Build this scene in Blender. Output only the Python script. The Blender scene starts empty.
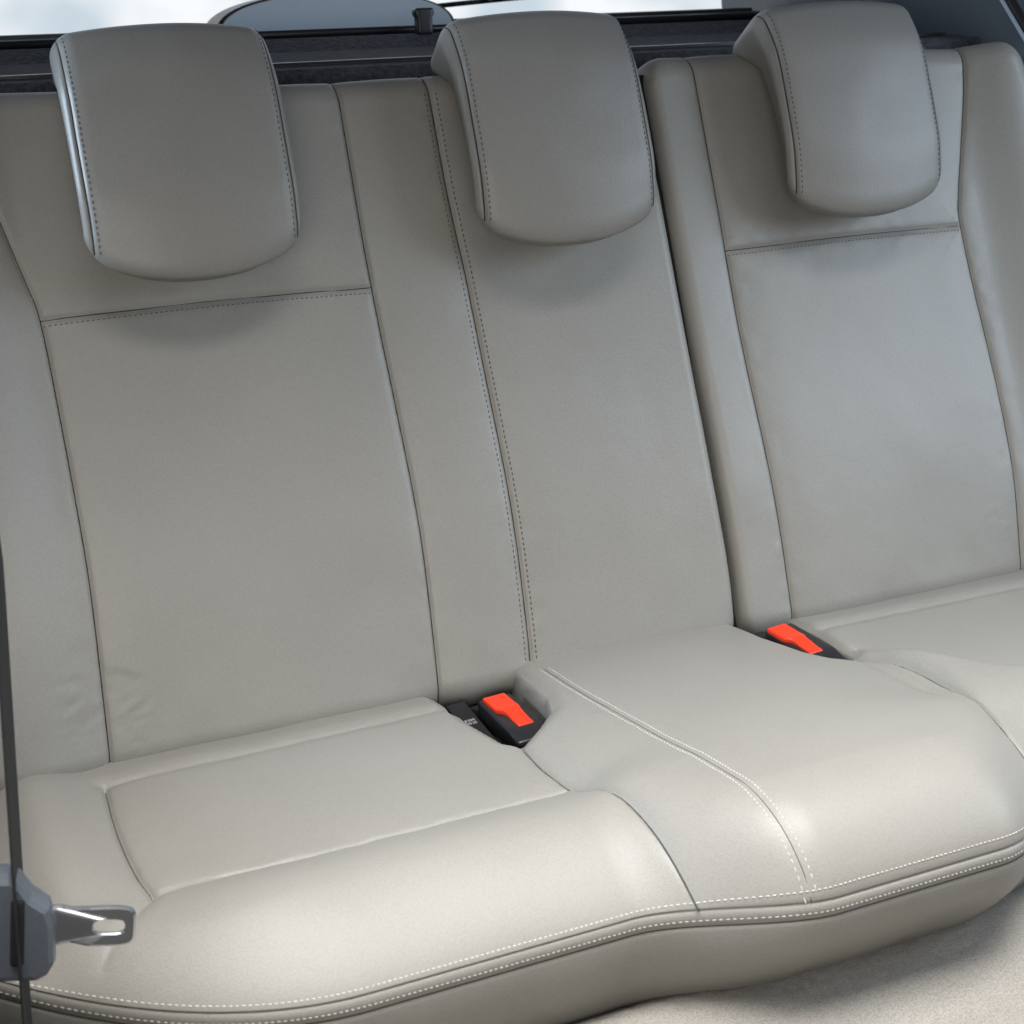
import bpy, math
import numpy as np
from mathutils import Vector, Matrix
rng=np.random.RandomState(7)
scene=bpy.context.scene
# ------------------------------------------------------------------ frame of the seat
REC=math.radians(18.5)
U=np.array([0,math.sin(REC),math.cos(REC)])      # up along the backrest
N=np.array([0,-math.cos(REC),math.sin(REC)])     # out of the backrest

# ------------------------------------------------------------------ noise / maths helpers
TAB=rng.rand(256,256)
def vn(x,y,sc,seed=0):
    x=np.asarray(x,float)/sc+seed*17.3+500; y=np.asarray(y,float)/sc+seed*9.7+500
    xi=np.floor(x).astype(int); yi=np.floor(y).astype(int); fx=x-xi; fy=y-yi
    fx=fx*fx*fx*(fx*(fx*6-15)+10); fy=fy*fy*fy*(fy*(fy*6-15)+10)
    g=lambda a,b:TAB[a%256,b%256]
    return ((g(xi,yi)*(1-fx)+g(xi+1,yi)*fx)*(1-fy)+(g(xi,yi+1)*(1-fx)+g(xi+1,yi+1)*fx)*fy)*2-1
def ss(a,b,x):
    t=np.clip((x-a)/(b-a),0,1); return t*t*(3-2*t)
def smooth(pts,n=14):
    pts=[np.array(p,float) for p in pts]
    P=[2*pts[0]-pts[1]]+pts+[2*pts[-1]-pts[-2]]; out=[]
    for i in range(1,len(P)-2):
        for k in range(n):
            t=k/n; a,b,c,d=P[i-1:i+3]
            out.append(.5*((2*b)+(c-a)*t+(2*a-5*b+4*c-d)*t*t+(3*b-a-3*c+d)*t**3))
    out.append(pts[-1]); return np.array(out)
def dist(x,y,path):
    best=np.full(np.shape(x),9.)
    for a,b in zip(path[:-1],path[1:]):
        v=b-a; L=v@v+1e-12
        t=np.clip(((x-a[0])*v[0]+(y-a[1])*v[1])/L,0,1)
        d=np.hypot(x-a[0]-t*v[0],y-a[1]-t*v[1]); best=np.minimum(best,d)
    return best
def offset(path,o):
    d=np.gradient(path,axis=0); d/=np.linalg.norm(d,axis=1)[:,None]+1e-12
    return path+np.stack([-d[:,1],d[:,0]],1)*o

# ------------------------------------------------------------------ materials
def newmat(name):
    m=bpy.data.materials.new(name); m.use_nodes=True
    nt=m.node_tree; b=nt.nodes['Principled BSDF']; return m,nt,b
def leather(name,col,rough=.46,dark=.93):
    m,nt,b=newmat(name); n=nt.nodes; l=nt.links
    tc=n.new('ShaderNodeTexCoord')
    no=n.new('ShaderNodeTexNoise'); no.inputs['Scale'].default_value=7; no.inputs['Detail'].default_value=3
    l.new(tc.outputs['Object'],no.inputs['Vector'])
    mx=n.new('ShaderNodeMix'); mx.data_type='RGBA'
    mx.inputs[6].default_value=(*[c*dark for c in col],1); mx.inputs[7].default_value=(*[min(1,c*1.04) for c in col],1)
    l.new(no.outputs['Fac'],mx.inputs[0])
    vo=n.new('ShaderNodeTexVoronoi'); vo.feature='F1'; vo.inputs['Scale'].default_value=560
    l.new(tc.outputs['Object'],vo.inputs['Vector'])
    mr=n.new('ShaderNodeMapRange'); mr.inputs[1].default_value=.1; mr.inputs[2].default_value=.8; mr.inputs[3].default_value=1.02; mr.inputs[4].default_value=.91
    l.new(vo.outputs['Distance'],mr.inputs[0])
    mm=n.new('ShaderNodeMix'); mm.data_type='RGBA'; mm.blend_type='MULTIPLY'; mm.inputs[0].default_value=1
    l.new(mx.outputs[2],mm.inputs[6]); l.new(mr.outputs[0],mm.inputs[7])
    l.new(mm.outputs[2],b.inputs['Base Color'])
    bp=n.new('ShaderNodeBump'); bp.inputs['Strength'].default_value=.24; bp.inputs['Distance'].default_value=.0004
    bp.invert=True
    l.new(vo.outputs['Distance'],bp.inputs['Height']); l.new(bp.outputs['Normal'],b.inputs['Normal'])
    rr=n.new('ShaderNodeMapRange'); rr.inputs[3].default_value=rough-.05; rr.inputs[4].default_value=rough+.07
    l.new(no.outputs['Fac'],rr.inputs[0]); l.new(rr.outputs[0],b.inputs['Roughness'])
    b.inputs['Specular IOR Level'].default_value=.42
    return m
def plain(name,col,rough=.5,metal=0,bump=0,scale=300,spec=.5,var=.25):
    m,nt,b=newmat(name); n=nt.nodes; l=nt.links
    tc=n.new('ShaderNodeTexCoord'); no=n.new('ShaderNodeTexNoise'); no.inputs['Scale'].default_value=scale; no.inputs['Detail'].default_value=2
    l.new(tc.outputs['Object'],no.inputs['Vector'])
    mx=n.new('ShaderNodeMix'); mx.data_type='RGBA'
    mx.inputs[6].default_value=(*[c*(1-var) for c in col],1); mx.inputs[7].default_value=(*[min(1,c*(1+var)) for c in col],1)
    l.new(no.outputs['Fac'],mx.inputs[0]); l.new(mx.outputs[2],b.inputs['Base Color'])
    b.inputs['Roughness'].default_value=rough; b.inputs['Metallic'].default_value=metal; b.inputs['Specular IOR Level'].default_value=spec
    if bump:
        bp=n.new('ShaderNodeBump'); bp.inputs['Strength'].default_value=.6; bp.inputs['Distance'].default_value=bump
        l.new(no.outputs['Fac'],bp.inputs['Height']); l.new(bp.outputs['Normal'],b.inputs['Normal'])
    return m
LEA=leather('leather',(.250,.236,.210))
LEH=leather('leather_shaded',(.200,.188,.168),.43)  # same leather, darkened so the headrests carry their shade in the colour
THR=plain('thread',(.43,.41,.37),.7,scale=900)
THD=plain('thread_dark',(.070,.064,.056),.7,scale=900)
GROOVE_SHADE=plain('seam_shade',(.026,.024,.021),.8,scale=900)  # near-black colour that paints the shade inside the seam grooves
GROOVE_SHADE_LT=plain('seam_shade_light',(.060,.056,.050),.8,scale=900)
BLK=plain('black_plastic',(.014,.014,.016),.33,bump=.0002,scale=900)
VOID=plain('black_and_gap_shade',(.006,.006,.006),.95,scale=500)  # matte black for parts, also painted shade in the backrest split
RED=plain('red_plastic',(.74,.036,.008),.34,scale=40,var=.10)
GRYP=plain('grey_plastic',(.085,.097,.115),.34,bump=.0002,scale=800)
STEEL=plain('brushed_steel',(.66,.67,.70),.20,metal=.93,scale=60,var=.12,spec=1.0)
WEB=plain('webbing',(.008,.008,.010),.8,bump=.0004,scale=600)
SHELF=plain('shelf_carpet',(.060,.062,.068),.95,bump=.004,scale=150,var=.98)
TRIM=plain('trim_plastic',(.125,.16,.20),.40,bump=.0003,scale=700)
PALE=plain('pale_plastic_and_highlight',(.50,.58,.66),.35,scale=500)  # pale trim colour, also the painted highlight along the pillar edge
WHT=plain('white_print',(.6,.6,.6),.6,scale=50,var=.05)

# ------------------------------------------------------------------ mesh helpers
def mk(name,V,F,mats,parent=None,mi=None,sm=True):
    me=bpy.data.meshes.new(name); me.from_pydata([tuple(map(float,v)) for v in V] if not isinstance(V,np.ndarray) else V.tolist(),[],F)
    for m in (mats if isinstance(mats,(list,tuple)) else [mats]): me.materials.append(m)
    if sm: me.polygons.foreach_set('use_smooth',[True]*len(me.polygons))
    if mi is not None: me.polygons.foreach_set('material_index',mi)
    me.update()
    o=bpy.data.objects.new(name,me); scene.collection.objects.link(o)
    if parent: par(o,parent)
    return o
def par(o,p):
    o.parent=p; o.matrix_parent_inverse=p.matrix_world.inverted()
def gridfaces(n,m,off=0):
    i,j=np.meshgrid(np.arange(n-1),np.arange(m-1),indexing='ij'); a=(i*m+j).ravel()+off
    return np.stack([a,a+m,a+m+1,a+1],1).tolist()
def empty(name,loc):
    e=bpy.data.objects.new(name,None); e.location=loc; e.empty_display_size=.1; scene.collection.objects.link(e)
    bpy.context.view_layer.update(); return e
def normals(surf,x,y,P,flip):
    e=.0008
    dx=surf(x+e,y)-surf(x-e,y); dy=surf(x,y+e)-surf(x,y-e*.25)
    nn=np.cross(dx,dy); nn/=np.linalg.norm(nn,axis=1)[:,None]+1e-12
    return -nn if flip else nn
def stitches(name,path,surf,mat,parent,flip=False,pitch=.0056,length=.0040,w=.00062,h=.0008):
    V=[];F=[]
    seg=np.linalg.norm(np.diff(path,axis=0),axis=1); cum=np.concatenate([[0],np.cumsum(seg)])
    s=np.arange(.001,cum[-1]-.004,pitch); s=s+rng.uniform(-.0002,.0002,len(s))
    def at(q): return np.stack([np.interp(q,cum,path[:,0]),np.interp(q,cum,path[:,1])],1)
    A=at(s);B=at(s+length);M=at(s+length/2)
    PA,PB,PM=surf(A[:,0],A[:,1]),surf(B[:,0],B[:,1]),surf(M[:,0],M[:,1])
    nn=normals(surf,M[:,0],M[:,1],PM,flip)
    T=PB-PA; T/=np.linalg.norm(T,axis=1)[:,None]+1e-12; S=np.cross(nn,T)
    for k in range(len(s)):
        b=len(V); pa,pb,n_,s_=PA[k],PB[k],nn[k],S[k]
        q=pa+(pb-pa)*.22; r=pa+(pb-pa)*.78
        V+= [pa-n_*.0004, q-s_*w-n_*.0002,q+s_*w-n_*.0002,q+n_*h, r-s_*w-n_*.0002,r+s_*w-n_*.0002,r+n_*h, pb-n_*.0004]
        F+= [(b,b+1,b+3),(b,b+3,b+2),(b+1,b+4,b+6,b+3),(b+3,b+6,b+5,b+2),(b+4,b+7,b+6),(b+6,b+7,b+5)]
    return mk(name,V,F,mat,parent)
def tube(name,pts,r,mat,parent,ns=8):
    pts=np.array(pts); T=np.gradient(pts,axis=0); T/=np.linalg.norm(T,axis=1)[:,None]+1e-9
    ref=np.array([.05,.1,1.]) if abs(T[len(T)//2][2])<.8 else np.array([0,1.,0])
    S=np.cross(T,ref); S/=np.linalg.norm(S,axis=1)[:,None]+1e-9; B=np.cross(S,T)
    V=[];F=[]
    for i in range(len(pts)):
        for k in range(ns):
            a=2*math.pi*k/ns; V.append(pts[i]+S[i]*math.cos(a)*r+B[i]*math.sin(a)*r)
    for i in range(len(pts)-1):
        for k in range(ns):
            F.append((i*ns+k,i*ns+(k+1)%ns,(i+1)*ns+(k+1)%ns,(i+1)*ns+k))
    F.append(list(range(ns))[::-1]); F.append([(len(pts)-1)*ns+k for k in range(ns)])
    return mk(name,V,F,mat,parent)
def shade_cord(path,surf,parent,flip=False,r=.0010,mat=None):  # thin dark tube added in a groove as its shade line
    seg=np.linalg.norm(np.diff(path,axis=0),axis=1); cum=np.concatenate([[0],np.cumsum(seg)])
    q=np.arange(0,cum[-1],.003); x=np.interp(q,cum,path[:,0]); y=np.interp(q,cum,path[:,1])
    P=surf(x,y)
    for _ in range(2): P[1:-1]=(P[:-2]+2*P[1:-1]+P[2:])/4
    return tube('seam',P,r,mat or GROOVE_SHADE,parent,6)
def rounded_box(dim,r,cells,n=5):
    axs=[]
    for h,c in zip(dim,cells):
        core=np.linspace(-(h-r),(h-r),c+1); e=np.array([-h+r*(k/n) for k in range(n)]); axs.append(np.concatenate([e,core,-e[::-1]]))
    V=[];F=[]
    for ax in range(3):
        o=[a for a in range(3) if a!=ax]
        for sgn in (-1,1):
            A,B=np.meshgrid(axs[o[0]],axs[o[1]],indexing='ij'); P=np.zeros(A.shape+(3,)); P[...,o[0]]=A;P[...,o[1]]=B;P[...,ax]=sgn*dim[ax]
            nb=sum(len(v) for v in V); V.append(P.reshape(-1,3)); f=np.array(gridfaces(A.shape[0],A.shape[1],nb))
            flip=(sgn<0)^(ax==1)
            F.append(f[:,::-1] if flip else f)
    V=np.concatenate(V); F=np.concatenate(F)
    key=np.round(V*1e6).astype(np.int64); _,first,inv=np.unique(key,axis=0,return_index=True,return_inverse=True)
    inv=inv.ravel(); V=V[first]; F=inv[F]
    lim=np.array(dim)-r; c=np.clip(V,-lim,lim); d=V-c; L=np.linalg.norm(d,axis=1)[:,None]
    d=np.where(L>1e-9,d/np.maximum(L,1e-9)*r,0)
    return c+d,F.tolist()
def box_obj(name,dim,r,mat,parent,M,cells=(2,2,2),fn=None,n=3):
    V,F=rounded_box(dim,r,cells,n)
    if fn is not None: V=fn(V)
    V=np.array([list(M@Vector(v)) for v in V]); return mk(name,V,F,mat,parent)

# ================================================================== the seat
seat=empty('car_rear_seat',(0,-.2,-.16))
seat['label']='taupe leather three-place rear bench with stitched seams and head restraints'; seat['category']='car seat'

# ---- backrests -----------------------------------------------------
A_=smooth([(-.570,.61),(-.556,.53),(-.543,.475),(-.532,.43),(-.525,.394),(-.522,.303),(-.521,.176),(-.524,.085),(-.528,0),(-.53,-.03)])
B_=smooth([(-.212,.61),(-.211,.498),(-.211,.393),(-.208,.281),(-.207,.138),(-.211,0),(-.212,-.03)])
C_=smooth([(-.118,.61),(-.116,.49),(-.111,.38),(-.109,.24),(-.109,.1),(-.112,0),(-.113,-.03)])
E_=smooth([(.187,.61),(.188,.49),(.189,.393),(.188,.253),(.192,.111),(.195,0),(.196,-.03)])
F_=smooth([(.545,.61),(.535,.54),(.520,.48),(.506,.43),(.501,.394),(.505,.271),(.508,.131),(.504,0),(.503,-.03)])
HL_=smooth([(-.525,.394),(-.426,.396),(-.322,.396),(-.211,.393)])
HR_=smooth([(.189,.393),(.345,.395),(.500,.394)])
T0,T1=-.03,.606
def h_back(x,t,seams,wseed):
    D=[dist(x,t,s) for s in seams]; d=np.minimum.reduce(D)
    h=-(.0032*np.exp(-(d/.0018)**2)+.0016*np.exp(-(d/.006)**2)+.0026*np.exp(-(d/.024)**2))
    h+=.0009*np.exp(-d/.012)*vn(x,t,.014,3+wseed)*(1-np.exp(-(d/.004)**2))
    h+=.0005*vn(x,t,.06,5+wseed)+.0016*vn(x,t,.15,8+wseed)+.00015*vn(x,t,.025,2+wseed)
    h+=.012*np.exp(-((t-.15)/.14)**2)
    ax=np.abs(x); h+=.022*ss(.525,.60,ax)-.03*ss(.62,.69,ax)
    for cx,am in ((-.505,.0008),(-.55,.0006),(.48,.0003)):
        w=np.exp(-((x-cx)/.018)**2-((t-.05)/.04)**2); h+=am*w*vn(x*.45+t*.7,t-x*.6,.0085,4)
    h+=.0010*ss(.06,.0,t)*vn(x,t*.5,.028,6)
    return h
def make_back(name,xl_f,xr_f,seams,wseed,sp=.0015):
    W=(xr_f(.3)-xl_f(.3)); nx=int(W/sp); nt=int((T1-T0)/(sp*1.3))
    ed=np.array([0,.0002,.0007,.0015,.0027]); 
    def lin(n,L):
        core=np.linspace(.0040,L-.0040,n); return np.concatenate([ed,core,(L-ed)[::-1]])/L
    a=lin(nx,W); b=lin(nt,T1-T0)
    Aa,Bb=np.meshgrid(a,b,indexing='ij')
    t=T0+(T1-T0)*Bb; x=xl_f(t)+(xr_f(t)-xl_f(t))*Aa
    def surf(x,t):
        xl=xl_f(t);xr=xr_f(t); R=.013; RT=.028
        h=h_back(x,t,seams,wseed)
        for dd,rr in ((x-xl,R if xl_f(.3)>-.3 else .04),(xr-x,R if xr_f(.3)<.3 else .04),(T1-t,RT),(t-T0,.035)):
            q=np.clip(1-dd/rr,0,1); h=h-rr*(1-np.sqrt(np.maximum(0,1-q*q)))
        rc=.030
        dx=np.minimum(x-xl,xr-x); q=np.clip(1-dx/rc,0,1); cut=rc*(1-np.sqrt(np.maximum(0,1-q*q)))*.8
        tt=t-cut*ss(T1-.08,T1,t)+cut*ss(T0+.08,T0,t)*.6
        tt=tt+.004*np.sin((x)*7)*ss(.5,.59,t)
        return np.stack([x,U[1]*tt+N[1]*h,U[2]*tt+N[2]*h],-1)
    P=surf(x,t); n,m=x.shape; V=P.reshape(-1,3); F=gridfaces(n,m)
    idx=np.arange(n*m).reshape(n,m)
    loop=np.concatenate([idx[:,0],idx[-1,1:],idx[-2::-1,-1],idx[0,-2:0:-1]])
    cur=loop; base=V[loop]; k=len(V); cen=base.mean(0); allV=[V]
    for dep,shr in ((.018,1.0),(.05,1.0),(.075,1.0),(.088,.985),(.09,0.5)):
        nv=cen+(base-cen)*shr; hh=(base@N)
        nv=nv-np.outer(hh,N)*(min(1,dep/.05)) - N*dep
        allV.append(nv); new=np.arange(k,k+len(loop)); k+=len(loop)
        for q in range(len(loop)):
            r=(q+1)%len(loop); F.append((int(cur[r]),int(cur[q]),int(new[q]),int(new[r])))
        cur=new
    F.append([int(v) for v in cur][::-1])
    o=mk(name,np.concatenate(allV),F,LEA,seat)
    for sm_ in seams: shade_cord(sm_[1:-2] if abs(sm_[0][1]-sm_[-1][1])>.2 else sm_,surf,o)
    return o,surf
wide,sw=make_back('backrest',lambda t:-.655+.075*ss(.15,.62,t)+0*t,lambda t:.1210+.003*np.sin(np.clip(t/.6,0,1)*math.pi)+.004*ss(.16,.04,t),[A_,B_,C_,HL_],0)
wide['label']='wide folding backrest section in taupe leather'
nar,sn=make_back('backrest',lambda t:.1285+.0025*np.sin(np.clip(t/.6,0,1)*math.pi*1.0)+.004*ss(.16,.04,t),lambda t:.690-.066*ss(.38,.61,t)+0*t,[E_,F_,HR_],40)
nar['label']='narrow folding backrest section in taupe leather'
gp=[]
for t_ in (-.03,.15,.30,.45,.590):
    for x_ in (.1200,.1350): gp.append((x_,U[1]*t_-N[1]*.015,U[2]*t_-N[2]*.015))
mk('gap_shade_strip',gp,[(2*i,2*i+1,2*i+3,2*i+2) for i in range(4)],VOID,seat,sm=False)  # black strip added between the backrests to stand in for shade
for o_ in (.0060,-.0060):
    stitches('stitching',offset(C_,o_)[3:-8],sw,THD,wide,pitch=.0054,length=.0040,w=.0008)
stitches('stitching',offset(HL_,-.0055),sw,THD,wide,pitch=.0048,length=.0034,w=.0007)
stitches('stitching',offset(HR_,-.0055),sn,THD,nar,pitch=.0048,length=.0034,w=.0007)

# ---- cushion ------------------------------------------------------
def mbump(x): return 1-ss(.075,.215,np.abs(x))
def S_(x):
    ax=np.abs(x); return .400+.070*mbump(x)-.118*(np.clip(ax-.42,0,1)/.22)**2
def zP(x): return -.036+.018*mbump(x)
RECL=np.array([(-.217,-.08),(-.128,-.08),(-.134,.02),(-.136,.08),(-.146,.112),(-.166,.132),(-.188,.146),(-.200,.135),(-.212,.08),(-.216,.04)])
RECR=np.array([(.118,-.08),(.186,-.08),(.186,.05),(.184,.10),(.178,.128),(.166,.140),(.150,.134),(.138,.112),(.128,.06)])
def sdf(x,y,poly):
    inside=np.zeros(np.shape(x),bool); n=len(poly)
    for i in range(n):
        a=poly[i];b=poly[(i+1)%n]
        c=((a[1]>y)!=(b[1]>y))&(x<(b[0]-a[0])*(y-a[1])/(b[1]-a[1]+1e-12)+a[0]); inside^=c
    d=dist(x,y,np.vstack([poly,poly[:1]])); return np.where(inside,-d,d)
cP1=smooth([(-.542,.050),(-.547,.12),(-.548,.18),(-.546,.225),(-.541,.255)])
cP1b=smooth([(-.541,.255),(-.556,.275),(-.575,.295),(-.590,.31)])
cTr=smooth([(-.541,.255),(-.466,.256),(-.343,.255),(-.255,.253),(-.192,.252)])
cML=smooth([(-.193,.150),(-.195,.20),(-.191,.252),(-.180,.30),(-.174,.35),(-.170,.405),(-.167,.424)])
cPT=smooth([(-.542,.050),(-.413,.050),(-.218,.046)])
cST=smooth([(-.112,-.03),(-.109,.1),(-.104,.25),(-.100,.4),(-.098,.468)])
cMR=smooth([(.172,.146),(.184,.175),(.190,.22),(.188,.28),(.180,.35),(.172,.43)])
cRT=smooth([(.198,.108),(.218,.146),(.246,.187),(.288,.222),(.35,.240),(.541,.255)])
cRP=smooth([(.542,.045),(.547,.12),(.548,.18),(.546,.225),(.541,.255)])
cRPT=smooth([(.542,.055),(.413,.052),(.20,.046)])
hard=[cP1,cTr,cML,cMR,cRT,cRP]; soft=[cPT,cRPT,cP1b]
def ztop(x,s):
    ax=np.abs(x)
    s0=np.interp(x,[.18,.195,.218,.246,.288,.35,.54],[.100,.108,.146,.187,.222,.240,.255]); s0=np.where(x<.17,.250,s0)
    fr=(.023+.004*(x>.18))*ss(s0-.006,s0+.080,s)
    side=1-ss(.160,.210,ax)
    frc=.023*ss(.245,.315,s)
    hump=np.interp(s,[-.06,0,.06,.13,.20,.27,.33,.38,.43,.50],[.0,.006,.012,.019,.026,.033,.039,.043,.044,.042])
    prof=np.clip(1-(ax/.205)**2.6,0,1)
    zc=frc*.85*(1-prof)+hump*prof
    z=zc*side+fr*(1-side)
    z=z+.012*ss(.545,.60,ax)*ss(.36,.2,s)-.035*ss(.60,.68,ax)
    z=z-.010*ss(.05,-.03,s)*(1-side)
    return z
def RRf(x): return .134-.040*mbump(x)
def surf_c(x,s):
    x=np.asarray(x,float); s=np.asarray(s,float)
    S=S_(x); z=ztop(x,np.minimum(s,S)); RR=RRf(x); kk=.16+.34*mbump(x)
    dh=np.minimum.reduce([dist(x,s,p) for p in hard]); ds=np.minimum.reduce([dist(x,s,p) for p in soft]); dt=dist(x,s,cST)
    z=z-.0034*np.exp(-(dh/.0019)**2)-.0022*np.exp(-(dh/.006)**2)-.0014*np.exp(-(dh/.018)**2)
    z=z-.0020*np.exp(-(ds/.003)**2)-.0026*np.exp(-(ds/.009)**2)
    z=z-.0007*np.exp(-(dt/.0015)**2)-.0009*np.exp(-(dt/.009)**2)
    dm=np.minimum(np.minimum(dh,dt),ds)
    z=z+.0009*np.exp(-dm/.012)*vn(x,s,.015,11)*(1-np.exp(-(dm/.004)**2))
    z=z+.0008*vn(x,s,.07,12)+.002*vn(x,s,.16,13)+.0002*vn(x,s,.025,14)
    w=np.clip((s-(S-RR))/RR,0,1); f=(1-kk)*w**2.0+kk*(1-np.sqrt(np.maximum(0,1-w**2.6)))
    z=z+(zP(x)-z)*f
    rl=sdf(x,s,RECL); rr=sdf(x,s,RECR); q=np.minimum(rl,rr)
    z=z-.075*ss(.002,-.005,q)-.008*np.exp(-(np.maximum(q,0)/.009)**2)
    return np.stack([x,-s,z],-1)
nx=880; xs=np.linspace(-.68,.68,nx); RX=RRf(xs)
rows=[]
for p in np.linspace(0,1,190): rows.append(-.07+(S_(xs)-RX+.07)*p)
for t_ in np.linspace(0,1,76)[1:]: rows.append(S_(xs)-RX+RX*(1-(1-t_)**1.9))
Sg=np.stack(rows,1); Xg=np.repeat(xs[:,None],Sg.shape[1],1)
P=surf_c(Xg,Sg)
q=np.minimum(sdf(Xg,Sg,RECL),sdf(Xg,Sg,RECR))
def front_pt(x,d):
    """d = distance down from the piping seam"""
    x=np.asarray(x,float); S=S_(x); z=zP(x)-d
    out=-.0022*np.exp(-(d/.0020)**2)+.0014*np.exp(-((d-.007)/.005)**2)-.0014*np.exp(-((d-.0150)/.0020)**2)-.055*ss(.012,.17,d)*(1+.8*mbump(x))
    out=out+.0014*vn(x,d,.06,21)*ss(.015,.05,d)+.003*np.sin(np.clip(d/.15,0,1)*math.pi)
    return np.stack([x,-(S+out),z],-1)
dd=np.concatenate([np.linspace(.0006,.024,26),np.linspace(.027,.17,40)])
Xf=np.repeat(xs[:,None],len(dd),1); Df=np.repeat(dd[None,:],nx,0)
PF=front_pt(Xf,Df)
PA=np.concatenate([P,PF],1); n,m=PA.shape[:2]
V=PA.reshape(-1,3); F=gridfaces(n,m); F=[f[::-1] for f in F]
qc=np.concatenate([q,np.full(Xf.shape,1.)],1); qf=(qc[:-1,:-1]+qc[1:,1:])/2
mi=(qf<-.0020).astype(int).ravel().tolist()
idx=np.arange(n*m).reshape(n,m); loop=np.concatenate([idx[:,0],idx[-1,1:],idx[-2::-1,-1],idx[0,-2:0:-1]])
low=V[loop].copy(); low[:,2]=-.21; k=len(V)
for a in range(len(loop)):
    b=(a+1)%len(loop); F.append((int(loop[b]),k+b,k+a,int(loop[a]))[::-1]); mi.append(0)
F.append([k+a for a in range(len(loop))]); mi.append(0)
cush=mk('seat_cushion',np.concatenate([V,low]),F,[LEA,VOID],seat,mi)
for p_ in (cP1,cTr,cML,cMR,cRT,cRP): shade_cord(p_[1:-1],surf_c,cush,True,.0009,GROOVE_SHADE_LT)
shade_cord(cST[6:],surf_c,cush,True,.0004,GROOVE_SHADE_LT)
for o_ in (.0045,-.0045): stitches('stitching',offset(cST,o_)[6:],surf_c,THR,cush,flip=True,pitch=.0042,length=.0032,w=.00058)
xx=np.linspace(-.665,.66,500)
stitches('stitching',np.stack([xx,np.full_like(xx,.0020)],1),lambda x,e:surf_c(x,S_(x)-np.maximum(e,0)),THR,cush,pitch=.0042,length=.0033,w=.0008)
stitches('stitching',np.stack([xx,np.full_like(xx,.0090)],1),lambda x,e:front_pt(x,e),THR,cush,flip=True,pitch=.0042,length=.0033,w=.0008)
pp=front_pt(xx,np.full_like(xx,.0150)); tube('seam',pp,.0006,GROOVE_SHADE_LT,cush)
pp=front_pt(xx,np.full_like(xx,.0)); tube('piping',pp+np.array([0,.0006,0]),.0016,LEA,cush)

# ---- head restraints ------------------------------------------------
HX,HY,HZ=.0985,.103,.035
HR=.020
def head_def(Vv):
    x,v,w=Vv[:,0].copy(),Vv[:,1].copy(),Vv[:,2].copy()
    vn_=v/HY; xn=x/HX; fr=(w/HZ+1)/2                # 0 rear .. 1 front
    g=np.exp(-((np.abs(x)-.0915)/.0016)**2)*ss(.7,.9,fr)
    T=np.interp(vn_,[-1,-.5,0,.4,.6,.8,1],[.032,.034,.041,.054,.074,.096,.104])
    front=.066+.010*(1-xn**2)-.014*ss(.35,1.0,vn_)*np.abs(vn_)-.008*ss(-.4,-1.,vn_)+.003*(1-vn_**2)
    W=front-T*(1-fr)
    W=W-.0016*g
    v2=v-.028*ss(.1,-1.,vn_)*(1-np.abs(xn)**2.4)+.005*ss(0,1,vn_)*(1-xn**2)
    v2=np.where(vn_>0,v2-(1-fr)*.016*ss(.3,1,vn_),v2)
    x2=x*(1+.008*np.sin((vn_+.45)*2.2))*(1-.090*ss(.85,.1,fr))*(1+.028*ss(.6,-.9,vn_)*(x>0))
    x2=x2+.0004*vn(v,w,.03,31); W=W+.0009*vn(x,v,.05,32)
    return np.stack([x2,v2,W],1)
Vh,Fh=rounded_box((HX,HY,HZ),HR,(120,80,12),14)
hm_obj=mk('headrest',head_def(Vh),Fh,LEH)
def surf_h(x,v): 
    x=np.asarray(x,float); v=np.asarray(v,float)
    ex=np.maximum(np.abs(x)-(HX-HR),0); ey=np.maximum(np.abs(v)-(HY-HR),0); ww=HZ-HR+np.sqrt(np.maximum(HR**2-ex**2-ey**2,1e-9))
    return head_def(np.stack([x,v,ww],1))
vv=np.linspace(-.0965,.0965,90)
hch=[]
for sg in (-1,1):
    hch.append(stitches('stitching',np.stack([np.full_like(vv,sg*.0872),vv],1),surf_h,THD,None,pitch=.0050,length=.0036,w=.0008))
    hch.append(shade_cord(np.stack([np.full_like(vv,sg*.0915),vv],1),surf_h,None,False,.0008))
for px_ in (-.05,.05):
    hch.append(tube('post',[np.array([px_,-.09+.03*k,-.035]) for k in range(6)],.005,STEEL,None))
R3=Matrix(((1,0,0),(0,U[1],N[1]),(0,U[2],N[2]))).to_4x4()
first=True
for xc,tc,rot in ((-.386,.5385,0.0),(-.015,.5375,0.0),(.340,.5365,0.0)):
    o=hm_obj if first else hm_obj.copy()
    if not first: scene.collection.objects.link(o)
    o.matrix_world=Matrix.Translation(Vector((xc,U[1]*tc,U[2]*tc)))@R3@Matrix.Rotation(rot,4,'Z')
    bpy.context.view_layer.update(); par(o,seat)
    for c in hch:
        cc=c if first else c.copy()
        if not first: scene.collection.objects.link(cc)
        cc.parent=o; cc.matrix_parent_inverse=Matrix.Identity(4)
    first=False

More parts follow.
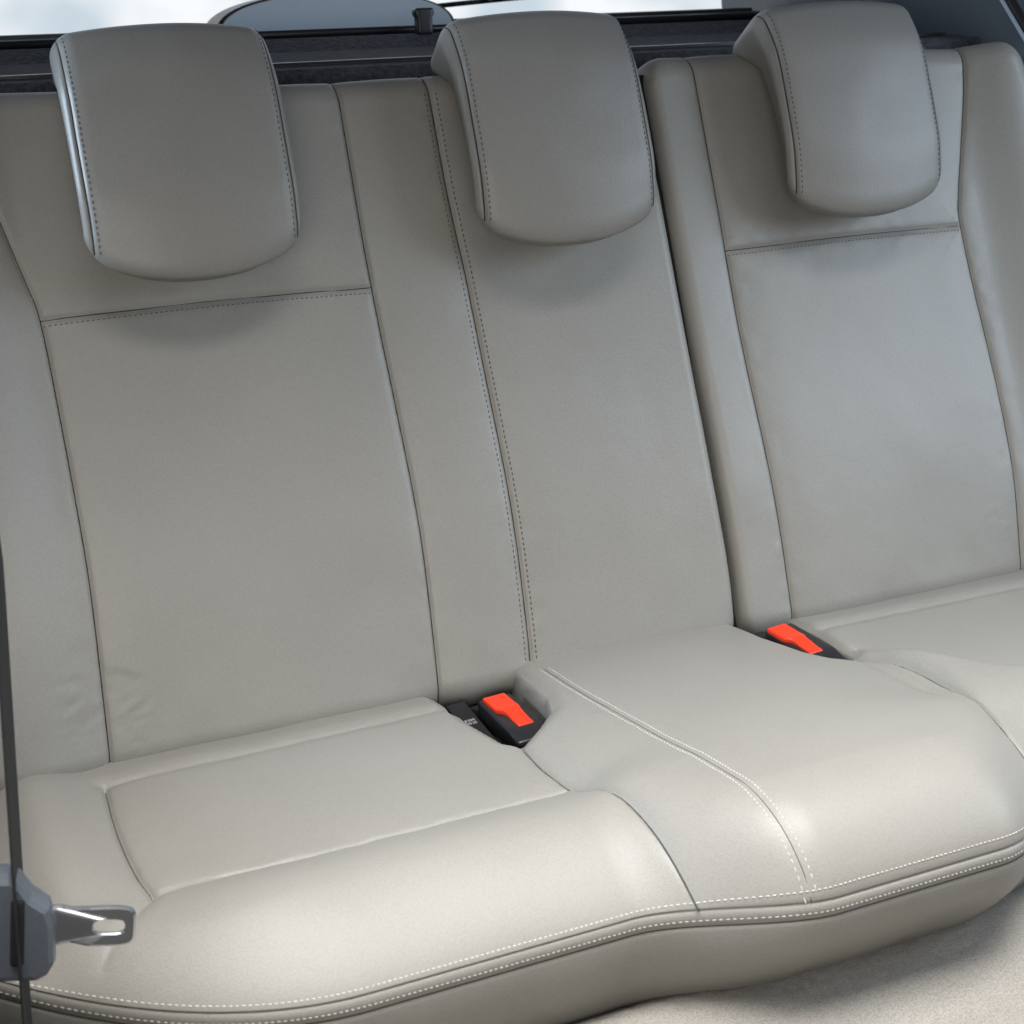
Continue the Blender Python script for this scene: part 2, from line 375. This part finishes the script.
# ================================================================== buckles
def buckle(loc,yaw,pitch,lb,bx=-.003):
    e=empty('seat_belt_buckle',loc); e['label']=lb; e['category']='seat belt buckle'; e['group']='seat belt buckles in the cushion gaps'
    M=Matrix.Translation(Vector(loc))@Matrix.Rotation(yaw,4,'Z')@Matrix.Rotation(pitch,4,'X')@Matrix.Scale(.94,4)
    def shp(V):
        V=V.copy(); y=V[:,1]; V[:,0]*=1-.10*ss(-.02,.05,y); V[:,2]+= -.005*ss(-.02,-.045,y)*(V[:,2]>0); return V
    box_obj('housing',(.0215,.045,.011),.004,BLK,e,M,(6,10,4),shp)
    def shr(V):
        V=V.copy(); y=V[:,1]; k=ss(.003,-.005,y)
        V[:,2]-=.0030*ss(-.0,-.028,y)-.0010*np.exp(-((y-.0)/.004)**2); lft=V[:,0]<0
        V[:,0]=np.where(lft,V[:,0]*(1-.60*k),V[:,0]); V[:,0]-=.0012*k; return V
    box_obj('release_button',(.0130,.032,.0030),.0018,RED,e,M@Matrix.Translation((bx,.008,.0122)),(8,24,2),shr)
    box_obj('latch_slot',(.012,.0025,.004),.001,VOID,e,M@Matrix.Translation((0.002,-.0440,-.001)),(2,2,2))
    box_obj('stalk',(.014,.04,.006),.003,WEB,e,M@Matrix.Translation((0,.07,-.018))@Matrix.Rotation(-.4,4,'X'),(2,4,2))
b1=buckle((-.162,-.068,-.023),.10,.08,'black seat belt buckle with red button beside a printed strap')
b2=buckle((.154,-.082,-.007),.14,.12,'black seat belt buckle with red button at the narrow seat',-.008)
lab=empty('buckle_strap_label',(-.200,-.045,-.03)); lab['label']='black strap end with small white printed marks beside a buckle'; lab['category']='label'
Ml=Matrix.Translation((-.199,-.056,-.024))@Matrix.Rotation(.1,4,'Z')@Matrix.Rotation(.25,4,'X')
box_obj('strap',(.0100,.040,.0015),.0012,VOID,lab,Ml,(2,4,1))
V=[];F=[]
for r_ in range(2):
    for k in range(4):
        x0=-.005+.0028*k; y0=.004+r_*.0045
        for (a,b,c,d) in ((0,0,.0018,.0004),(0,.0024,.0018,.0004),(0,0,.0004,.0028),(.0014,0,.0004,.0028)):
            if (k+r_)%3==2 and a==0 and c<.001: continue
            i=len(V); V+=[Ml@Vector((x0+a,y0+b,.0019)),Ml@Vector((x0+a+c,y0+b,.0019)),Ml@Vector((x0+a+c,y0+b+d,.0019)),Ml@Vector((x0+a,y0+b+d,.0019))]; F.append((i,i+1,i+2,i+3))
mk('printed_marks',V,F,WHT,lab,sm=False)

# ================================================================== hanging seat belt with tongue
belt=empty('seat_belt',(-.643,-.378,-.16)); belt['label']='black hanging seat belt with grey and steel latch tongue'; belt['category']='seat belt'
def ribbon(name,pts,wd,wdir,th,mat,parent):
    V=[];F=[]
    for p,wv in zip(pts,wdir):
        wv=np.array(wv)/np.linalg.norm(wv); t=np.cross(wv,[0,0,1]); t/=np.linalg.norm(t)
        p=np.array(p); V+= [p-wv*wd/2-t*th/2,p+wv*wd/2-t*th/2,p+wv*wd/2+t*th/2,p-wv*wd/2+t*th/2]
    for i in range(len(pts)-1):
        for k in range(4): F.append((4*i+k,4*i+(k+1)%4,4*i+4+(k+1)%4,4*i+4+k))
    F.append((3,2,1,0)); b=4*(len(pts)-1); F.append((b,b+1,b+2,b+3)); return mk(name,V,F,mat,parent,sm=False)
zz=np.linspace(-.16,.75,40)
pts=[(-.642+.072*(z-.09)-.35*max(0,z-.30)**1.5,-.378+.02*(z-.09),z) for z in zz]
wd=[np.array([.053+.15+.03*math.sin(z*6),1,0]) for z in zz]
ribbon('webbing',pts,.045,wd,.0016,WEB,belt)
Mt=Matrix.Translation((-.641,-.385,.073))@Matrix.Rotation(math.radians(-12),4,'Z')@Matrix.Rotation(math.radians(8),4,'Y')
def grip():
    ol=[(-.034,-.030),(-.030,-.036),(.008,-.036),(.015,-.032),(.019,-.024),(.018,.004),(.015,.016),(.004,.024),(-.004,.036),(-.010,.040),(-.030,.040),(-.034,.034)]
    V=[];F=[];n=12
    for sc,y in ((.86,-.0115),(.97,-.009),(1,-.004),(1,.004),(.97,.009),(.90,.0115)):
        V+=[Mt@Vector((-.008+(a+.008)*sc,y,b*sc)) for a,b in ol]
    for r_ in range(5): F+=[(r_*n+k,r_*n+(k+1)%n,r_*n+n+(k+1)%n,r_*n+n+k) for k in range(n)]
    F+=[list(range(n))[::-1],[5*n+k for k in range(n)]]
    return mk('tongue_grip',V,F,GRYP,belt,sm=False)
grip()
box_obj('grip_slot',(.0045,.0135,.024),.003,VOID,belt,Mt@Matrix.Translation((-.004,0,.001)),(2,2,6))
def plate():
    n=64; V=[];F=[]
    def sup(a,b,e,th): 
        c,s=math.cos(th),math.sin(th); return a*math.copysign(abs(c)**e,c),b*math.copysign(abs(s)**e,s)
    rings=((.0272,.0124,.36,0,-.0020),(.0288,.0140,.36,0,-.0010),(.0288,.0140,.36,0,.0008),(.0284,.0136,.36,0,.0012),(.0100,.0050,.6,.0120,.0012),(.0096,.0046,.6,.0120,.0006),(.0096,.0046,.6,.0120,-.0010),(.0106,.0056,.6,.0120,-.0020))
    for (a,b,e,ox,y) in rings:
        for k in range(n):
            px_,pz_=sup(a,b,e,2*math.pi*k/n); X_=.040+ox+px_
            wdn=1-.16*ss(.020,.030,X_)*ss(.042,.034,X_)*(a>.02)
            V.append(Mt@Vector((X_,y-.003*ss(.026,.036,X_)+.06*pz_,pz_*wdn)))
    for r_ in range(8):
        for k in range(n): 
            s_=(r_+1)%8; F.append((r_*n+k,r_*n+(k+1)%n,s_*n+(k+1)%n,s_*n+k))
    return mk('latch_tongue',V,F,STEEL,belt,sm=False)
plate()

# ================================================================== carpet (floor)
def carpet_mat():
    m,nt,b=newmat('floor_carpet'); n=nt.nodes; l=nt.links
    tc=n.new('ShaderNodeTexCoord')
    a=n.new('ShaderNodeTexNoise'); a.inputs['Scale'].default_value=640; a.inputs['Detail'].default_value=4; a.inputs['Roughness'].default_value=.75
    c=n.new('ShaderNodeTexNoise'); c.inputs['Scale'].default_value=22; c.inputs['Detail'].default_value=2
    for q_ in (a,c): l.new(tc.outputs['Object'],q_.inputs['Vector'])
    cr=n.new('ShaderNodeValToRGB'); cr.color_ramp.elements[0].position=.30; cr.color_ramp.elements[0].color=(.19,.176,.155,1); cr.color_ramp.elements[1].position=.68; cr.color_ramp.elements[1].color=(.38,.355,.318,1)
    l.new(a.outputs['Fac'],cr.inputs[0])
    mx=n.new('ShaderNodeMix'); mx.data_type='RGBA'; mx.blend_type='MULTIPLY'; mx.inputs[0].default_value=1
    mr=n.new('ShaderNodeMapRange'); mr.inputs[3].default_value=.92; mr.inputs[4].default_value=1.05; l.new(c.outputs['Fac'],mr.inputs[0])
    l.new(cr.outputs[0],mx.inputs[6]); l.new(mr.outputs[0],mx.inputs[7]); l.new(mx.outputs[2],b.inputs['Base Color'])
    bp=n.new('ShaderNodeBump'); bp.inputs['Distance'].default_value=.0018; bp.inputs['Strength'].default_value=.7
    l.new(a.outputs['Fac'],bp.inputs['Height']); l.new(bp.outputs['Normal'],b.inputs['Normal']); b.inputs['Roughness'].default_value=.97; b.inputs['Specular IOR Level'].default_value=.15
    return m
CAR=carpet_mat()
prof=smooth([(.2,-.20),(.34,-.150),(.38,-.128),(.40,-.123),(.43,-.126),(.48,-.142),(.56,-.178),(.63,-.24),(.70,-.31),(.78,-.335),(1.0,-.34),(1.6,-.34)],16)
xs2=np.linspace(-.72,.75,500)
Pg=np.zeros((500,len(prof),3)); Pg[...,0]=xs2[:,None]; Pg[...,1]=-prof[:,0]; Pg[...,2]=prof[:,1]+.0006*vn(xs2[:,None]+0*prof[:,0],prof[:,0]+0*xs2[:,None],.006,41)
fl=mk('floor',Pg.reshape(-1,3),[f[::-1] for f in gridfaces(500,len(prof))],CAR); fl['kind']='structure'

# ================================================================== parcel shelf, tailgate, window, pillars
def extr(name,prof_yz,x0,x1,mat,parent=None,nx=2,fx=None,sm=False):
    n=len(prof_yz); V=[];F=[]
    for i in range(nx):
        x=x0+(x1-x0)*i/(nx-1)
        for y,z in prof_yz:
            dy,dz=(fx(x) if fx else (0,0)); V.append((x,y+dy,z+dz))
    for i in range(nx-1):
        for k in range(n): F.append((i*n+k,(i+1)*n+k,(i+1)*n+(k+1)%n,i*n+(k+1)%n))
    F.append(list(range(n))); F.append([(nx-1)*n+k for k in range(n)][::-1])
    return mk(name,V,F,mat,parent,sm=sm)
sh=empty('parcel_shelf',(0,.5,.54)); sh['label']='dark carpeted parcel shelf behind the rear seat'; sh['category']='parcel shelf'
extr('shelf_board',[(.30,.545),(.30,.571),(.305,.575),(.56,.590),(.60,.606),(.78,.606),(.78,.545)],-.66,.66,SHELF,sh)
extr('shelf_hinge_strip',[(.345,.5785),(.345,.5815),(.355,.5820),(.355,.5785)],-.64,.64,BLK,sh)
extr('shelf_roller',[(.640+.005*math.cos(a),.611+.005*math.sin(a)) for a in np.linspace(0,2*math.pi,14)[:-1]],-.60,.60,BLK,sh,sm=True)
def knobf(V):
    V=V.copy(); V[:,0]*=1+.25*(V[:,2]>.006); return V
box_obj('latch_knob',(.010,.008,.016),.003,BLK,sh,Matrix.Translation((.036,.60,.620)),(4,4,6),knobf)
tg=empty('tailgate',(0,.95,.45)); tg['label']='tailgate with grey inner trim and rear window'; tg['category']='tailgate'
cv=lambda x:(-.10*(x/.7)**2,0)
extr('inner_trim',[(.84,.50),(.84,.612),(.86,.618),(.90,.620),(.93,.615),(.93,.50)],-.64,.64,TRIM,tg,nx=24,fx=cv)
extr('trim_groove',[(.836,.606),(.836,.609),(.842,.609),(.842,.606)],-.64,.64,PALE,tg,nx=24,fx=cv)
extr('window_seal',[(.862,.617),(.862,.623),(.876,.623),(.876,.617)],-.63,.63,BLK,tg,nx=24,fx=cv)
tube('wiper_arm',[np.array([x,.885-.10*(x/.7)**2,.638+.06*(x-.12)**2+.012*math.sin((x-.1)*5)]) for x in np.linspace(.12,.55,30)],.0035,BLK,tg)
gm,gnt,gb=newmat('window_glass'); gb.inputs['Base Color'].default_value=(.95,.98,1,1); gb.inputs['Transmission Weight'].default_value=1; gb.inputs['Roughness'].default_value=.02; gb.inputs['IOR'].default_value=1.05
extr('rear_window',[(.872,.623),(.875,.624),(.735,.98),(.732,.98)],-.62,.62,gm,tg,nx=24,fx=cv)
def arch(name,x0,a,b,y0,y1,z0,mat):
    th=np.linspace(0,math.pi,33); V=[];F=[]
    for y in (y0,y1): V+=[(x0+a*math.cos(t),y,z0+b*math.sin(t)**.8) for t in th]
    n=33; F=[list(range(n)),[n+k for k in range(n)][::-1]]+[(k,n+k,n+k+1,k+1) for k in range(n-1)]
    return mk(name,V,F,mat,tg,sm=False)
arch('wiper_cover',.0,.172,.054,.832,.90,.612,BLK)
arch('cover_face',.0,.165,.049,.826,.8315,.614,PALE)
for sgn in (-1,1):
    p=empty('rear_pillar_trim',(sgn*.70,.5,.1)); p['label']='blue-grey plastic pillar trim beside the rear window'; p['category']='car interior trim'; p['group']='rear pillar trims'
    a=np.linspace(0,1,40); b=np.linspace(0,1,90); A,B=np.meshgrid(a,b,indexing='ij')
    Z_=.0+1.05*A; Y_=.10+.18*A+(.85-.2*A)*B
    lines=np.exp(-((B-.40-.20*A)/.03)**2)
    X_=.725-.10*np.clip(Z_-.45,0,1)-.020*lines-.035*ss(.45,.55,B)
    Pp=np.stack([sgn*X_,Y_,Z_],-1)
    mk('panel',Pp.reshape(-1,3),gridfaces(40,90),TRIM,p)
    zr=np.linspace(.30,1.02,30)  # pale strip added as the bright sliver of light along the pillar
    mk('edge_highlight_strip',[(sgn*(.690-.10*max(0,z-.45)-dx),.262+.85*(z-.60)+dy,z) for z in zr for dx,dy in ((0,-.008),(.004,-.005),(.004,.005),(0,.008))],
       [(4*i+k,4*i+k+1,4*i+5+k,4*i+4+k) for i in range(29) for k in range(3)],PALE,p,sm=False)
    e_=[np.array([sgn*(.684-.10*max(0,z-.45)),.262+.85*(z-.60)-.016,z]) for z in zr]
    tube('edge_seal',e_,.006,BLK,p,10)
wl=mk('light_block_wall',[(-.74,.32,-.34),(.74,.32,-.34),(.74,.32,.54),(-.74,.32,.54)],[(0,1,2,3)],VOID,sm=False); wl['kind']='structure'  # added unseen dark backing, keeps rear light out of the split
for sgn in (-1,1):
    e=empty('side_trim_panel',(sgn*.73,-.1,-.34)); e['label']='dark lower side trim beside the bench'; e['category']='car interior trim'; e['group']='lower side trims'
    box_obj('panel',(.02,.7,.24),.015,BLK,e,Matrix.Translation((sgn*.735,-.25,-.1)),(1,4,4))
m,nt,b=newmat('sky'); n_=nt.nodes; em=n_.new('ShaderNodeEmission'); tc=n_.new('ShaderNodeTexCoord'); no=n_.new('ShaderNodeTexNoise'); no.inputs['Scale'].default_value=1.6
cr=n_.new('ShaderNodeValToRGB'); cr.color_ramp.elements[0].color=(.62,.70,.76,1); cr.color_ramp.elements[0].position=.38; cr.color_ramp.elements[1].color=(1,1,1,1); cr.color_ramp.elements[1].position=.54
nt.links.new(tc.outputs['Object'],no.inputs['Vector']); nt.links.new(no.outputs['Fac'],cr.inputs[0]); nt.links.new(cr.outputs[0],em.inputs[0]); nt.links.new(em.outputs[0],n_['Material Output'].inputs[0])
th=np.linspace(-1.0,1.2,30); V=[(6*math.sin(t),6*math.cos(t),z) for t in th for z in (-1.5,4.5)]
skyo=mk('sky',V,gridfaces(30,2),m); skyo['kind']='structure'

# ================================================================== light
w=bpy.data.worlds.new('World'); scene.world=w; w.use_nodes=True; nt=w.node_tree
bg=nt.nodes['Background']; sky=nt.nodes.new('ShaderNodeTexSky'); sky.sky_type='NISHITA'; sky.sun_disc=False
sky.sun_elevation=math.radians(48); sky.sun_rotation=math.radians(200)
nt.links.new(sky.outputs[0],bg.inputs['Color']); bg.inputs['Strength'].default_value=.027
def area(name,loc,target,size,sizey,power,col,spread=180):
    L=bpy.data.lights.new(name,'AREA'); L.shape='RECTANGLE'; L.size=size; L.size_y=sizey; L.energy=power; L.color=col; L.spread=math.radians(spread)
    o=bpy.data.objects.new(name,L); scene.collection.objects.link(o); o.location=loc
    o.rotation_euler=(Vector(target)-Vector(loc)).to_track_quat('-Z','Y').to_euler(); return o
area('overhead_fill_light',(-.20,-.66,1.35),(-.20,-.56,0),1.7,.55,13.5,(1,.993,.975),70)  # added fill from above to brighten the cushion, not a real opening
area('low_front_fill_light',(-1.15,-1.9,.45),(-.25,0,.08),1.4,.7,7.2,(1,.975,.92),110)  # added low frontal fill, softens the shadows below the headrests
area('rear_side_window_light',(-2.5,.42,1.0),(.2,.05,.50),.8,.5,11,(.62,.80,1),70)
area('far_window_light',(1.4,-.75,.75),(.48,.0,.22),1.1,.7,5.0,(.66,.82,1),85)

# ================================================================== camera
cam=bpy.data.cameras.new('camera'); co=bpy.data.objects.new('camera',cam); scene.collection.objects.link(co); scene.camera=co
r=Vector((.9139,-.4041,-.0385)); d=Vector((-.1530,-.2550,-.9548)); f=Vector((.3760,.8785,-.2949))
M=Matrix(((r.x,-d.x,-f.x,-.6927),(r.y,-d.y,-f.y,-1.3211),(r.z,-d.z,-f.z,.6072),(0,0,0,1))); co.matrix_world=M
cam.sensor_width=36; cam.lens=1566/1024*36; cam.clip_start=.02; cam.clip_end=500
cam.dof.use_dof=True; cam.dof.focus_distance=1.45; cam.dof.aperture_fstop=13
scene.view_settings.view_transform='Standard'; scene.view_settings.look='None'; scene.view_settings.exposure=0
